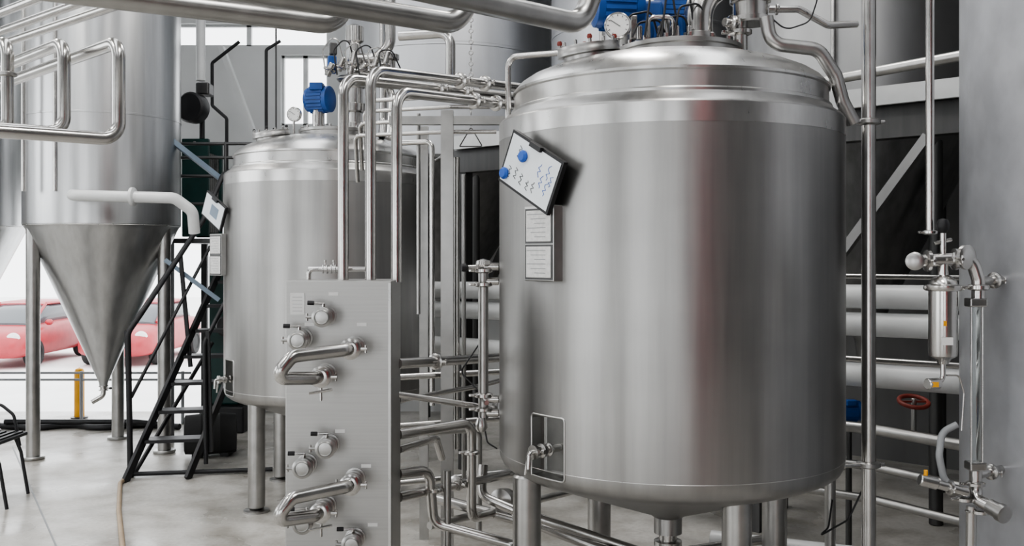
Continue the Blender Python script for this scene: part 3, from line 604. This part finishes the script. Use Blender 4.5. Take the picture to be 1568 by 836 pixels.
lathe(g, 'barrel', (-3.0,9.75,.22), (1,.3,0), [(.16,-.25),(.19,-.24),(.2,-.1),(.205,-.09),(.2,-.08),(.2,.08),(.205,.09),(.2,.1),(.19,.24),(.16,.25)], M_RUB, 32); beam(g, 'cradle', (-3.1,9.6,.02), (-3.1,9.9,.02), .08, .04, M_BLACK); beam(g, 'cradle_2', (-2.85,9.7,.02), (-2.85,10.0,.02), .08, .04, M_BLACK)
g = G('wall_conduits')
tube(g, 'black_conduit', [(-3.2,11.5,4.5),(-3.52,11.5,4.25),(-3.52,11.5,3.75),(-3.35,11.5,3.6),(-3.35,11.5,2.9)], .02, M_BLACK, .04)
tube(g, 'black_conduit_2', [(-2.6,11.0,4.4),(-2.76,11.0,4.3),(-2.76,11.0,3.4)], .018, M_BLACK, .04)
tube(g, 'chain', [(-2.65,11.0,4.6),(-2.65,11.0,3.4)], .010, M_DARKM)
beam(g, 'light_brace', (-3.5,11.8,4.5), (-3.05,11.8,3.3), .12, .06, M_WALL)
g = G('yellow_bollard')
lathe(g, 'post', (-5.3,12.0,0), (0,0,1), [(.06,0),(.06,.56),(.045,.60),(0,.62)], M_YEL, 20); lathe(g, 'base', (-5.3,12.0,0), (0,0,1), [(.1,0),(.1,.015),(.06,.02)], M_DARKM, 20)
g = G('safety_railing')
for z in (.5,.42): tube(g, 'rail', [(-6.5,11.6,z+.1),(-3.8,11.6,z+.1)], .014, M_GREYH)
for x in (-6.4,-5.1,-3.9): cyl(g, 'post', (x,11.6,0), (x,11.6,.62), .02, M_GREYH, 10)
g = G('black_floor_hose')
tube(g, 'hose', [(-6,11.3,.035),(-5.4,11.1,.035),(-5.1,11.35,.035),(-4.7,11.1,.035),(-4.3,11.35,.035),(-3.8,11.2,.035)], .035, M_BLACK, .25, 12)
tube(g, 'hose_2', [(-5.8,11.2,.09),(-5.0,11.25,.08),(-4.3,11.2,.09),(-3.9,11.3,.03)], .03, M_BLACK, .25, 12)
g = G('tan_floor_hose')
tube(g, 'hose', [(-3.45,8.9,.02),(-3.4,8.5,.02),(-3.05,7.6,.02),(-2.75,6.9,.02),(-2.45,6.2,.02),(-2.3,5.5,.02)], .019, M_HOSE, .4, 12)
g = G('floor_expansion_joint')
beam(g, 'joint_1', (-5.2,10.2,.001), (-2.4,5.5,.001), .012, .004, M_GREYH)
g = G('black_chair')
CX = -.17
for (x, y) in ((-3.82+CX,7.7),(-3.9+CX,8.2)):
    tube(g, 'leg_front', [(x+.02,y,.0),(x-.04,y,.35),(x-.10,y,.50),(x-.45,y,.50)], .014, M_BLACK, .06)
    tube(g, 'leg_rear', [(x-.42,y,.0),(x-.36,y,.5),(x-.40,y,.95)], .014, M_BLACK, .05)
    tube(g, 'arm', [(x-.05,y,.40),(x-.10,y,.66),(x-.2,y,.74),(x-.42,y,.78)], .013, M_BLACK, .08)
box(g, 'seat', (-4.08+CX,7.95,.51), (.42,.46,.03), M_BLACK, (0,0,.0), .01); box(g, 'backrest', (-4.28+CX,7.95,.85), (.03,.44,.22), M_BLACK, (0,-.1,0), .01)
for i in range(6): beam(g, 'slat', (-4.26+CX+.07*i,7.75,.53), (-4.26+CX+.07*i,8.15,.53), .03, .012, M_BLACK)
def car(x, y, z):
    """front-facing hatchback: lofted cross sections along its length"""
    g = G('red_car')
    def loft(nm, secs, mat):
        n = 20; vs = []; fs = []
        for (yy, w, z0, z1, e) in secs:
            for i in range(n):
                t = 2*math.pi*i/n; cx_, sz_ = math.cos(t), math.sin(t)
                vs.append((x+w/2*math.copysign(abs(cx_)**e, cx_), y+yy, z+(z0+z1)/2+(z1-z0)/2*math.copysign(abs(sz_)**e, sz_)))
        for k in range(len(secs)-1):
            for i in range(n):
                j = (i+1) % n; fs.append((k*n+i, k*n+j, (k+1)*n+j, (k+1)*n+i))
        fs.append(tuple(reversed(range(n)))); fs.append(tuple(range((len(secs)-1)*n, len(secs)*n)))
        return mk(g, nm, vs, fs, mat, True, 60)
    loft('body', [(-2.05,1.3,.35,.62,.6),(-1.95,1.6,.25,.74,.5),(-1.6,1.74,.22,.86,.45),(-.9,1.78,.2,.98,.45),(0,1.8,.2,1.02,.4),(1.2,1.78,.2,1.02,.4),(1.8,1.7,.24,.98,.45),(2.0,1.5,.32,.86,.5)], M_RED)
    loft('cabin_glass', [(-1.05,1.3,.85,1.0,.6),(-.6,1.38,.85,1.26,.55),(-.2,1.36,.85,1.42,.5),(.9,1.34,.85,1.44,.5),(1.4,1.28,.85,1.3,.5),(1.75,1.2,.85,1.0,.6)], M_CGL)
    loft('roof', [(-.25,1.16,1.36,1.42,.6),(0,1.28,1.36,1.47,.6),(.9,1.28,1.36,1.48,.6),(1.35,1.1,1.28,1.34,.6)], M_RED)
    for sx in (-1, 1):
        tube(g, 'a_pillar', [(x+sx*.68,y-1.0,z+.98),(x+sx*.62,y-.55,z+1.25),(x+sx*.56,y-.15,z+1.42)], .035, M_RED, .2, 8)
        lathe(g, 'headlight', (x+sx*.62,y-1.84,z+.68), (sx*.3,-1,.2), [(.14,0),(.15,.03),(.12,.07),(0,.09)], M_PAPER, 20)
        lathe(g, 'mirror', (x+sx*.88,y-.75,z+1.0), (sx,0,0), [(.03,-.05),(.07,0),(.07,.08),(.03,.12)], M_RED, 12)
        for sy in (-1.25,1.3): lathe(g, 'wheel', (x+sx*.78,y+sy,z+.32), (sx,0,0), [(.0,-.1),(.3,-.1),(.32,-.07),(.32,.09),(.3,.12),(.2,.125),(.18,.10),(0,.11)], M_RUB, 28)
    box(g, 'grille', (x,y-2.02,z+.5), (.8,.06,.14), M_BLACK, (0,0,0), .02); box(g, 'number_plate', (x,y-2.06,z+.42), (.5,.02,.11), M_PAPER, (0,0,0), .005)
car(-11.9, 24, -.6); car(-9.2, 24.5, -.6)
# unseen red strips added behind the camera, mirrored as a streak in the tank
g = G('red_streak_reflector')
for i in range(5): box(g, 'strip_%d' % i, (1.80+.14*i,-2.0+.02*(i % 2),2.3), (.15,.01,4.4), M_REDC)
beam(g, 'reflector_rail', (1.66,-2.0,4.55), (2.46,-2.0,4.55), .06, .08, M_DARKM)
for x in (1.71,2.41): cyl(g, 'hanger', (x,-2,4.55), (x,-2,7), .02, M_DARKM)

# ------------------------------------------------------------------ place empties at their objects
for e in GROUPS:
    ch = [c for c in e.children if c.type == 'MESH']
    lo = Vector((1e9,)*3); hi = -lo
    for c in ch:
        for v in c.bound_box:
            for k in range(3): lo[k] = min(lo[k], v[k]); hi[k] = max(hi[k], v[k])
    cen = Vector(((lo.x+hi.x)/2, (lo.y+hi.y)/2, lo.z)); e.location = cen
    for c in e.children: c.location = c.location-cen

# ------------------------------------------------------------------ world, camera
w = bpy.data.worlds.new('World'); S.world = w; w.use_nodes = True
bg = w.node_tree.nodes['Background']; bg.inputs['Color'].default_value = (.96,.98,1,1); bg.inputs['Strength'].default_value = 3.4
S.view_settings.view_transform = 'AgX'
try: S.view_settings.look = 'AgX - Medium High Contrast'
except Exception: pass
cd = bpy.data.cameras.new('camera'); cam = bpy.data.objects.new('camera', cd); COL.objects.link(cam)
cam.location = (0,0,2); cam.rotation_euler = (math.pi/2,0,0); cd.lens = 34.44; cd.sensor_width = 36; cd.shift_y = -.0179
S.camera = cam
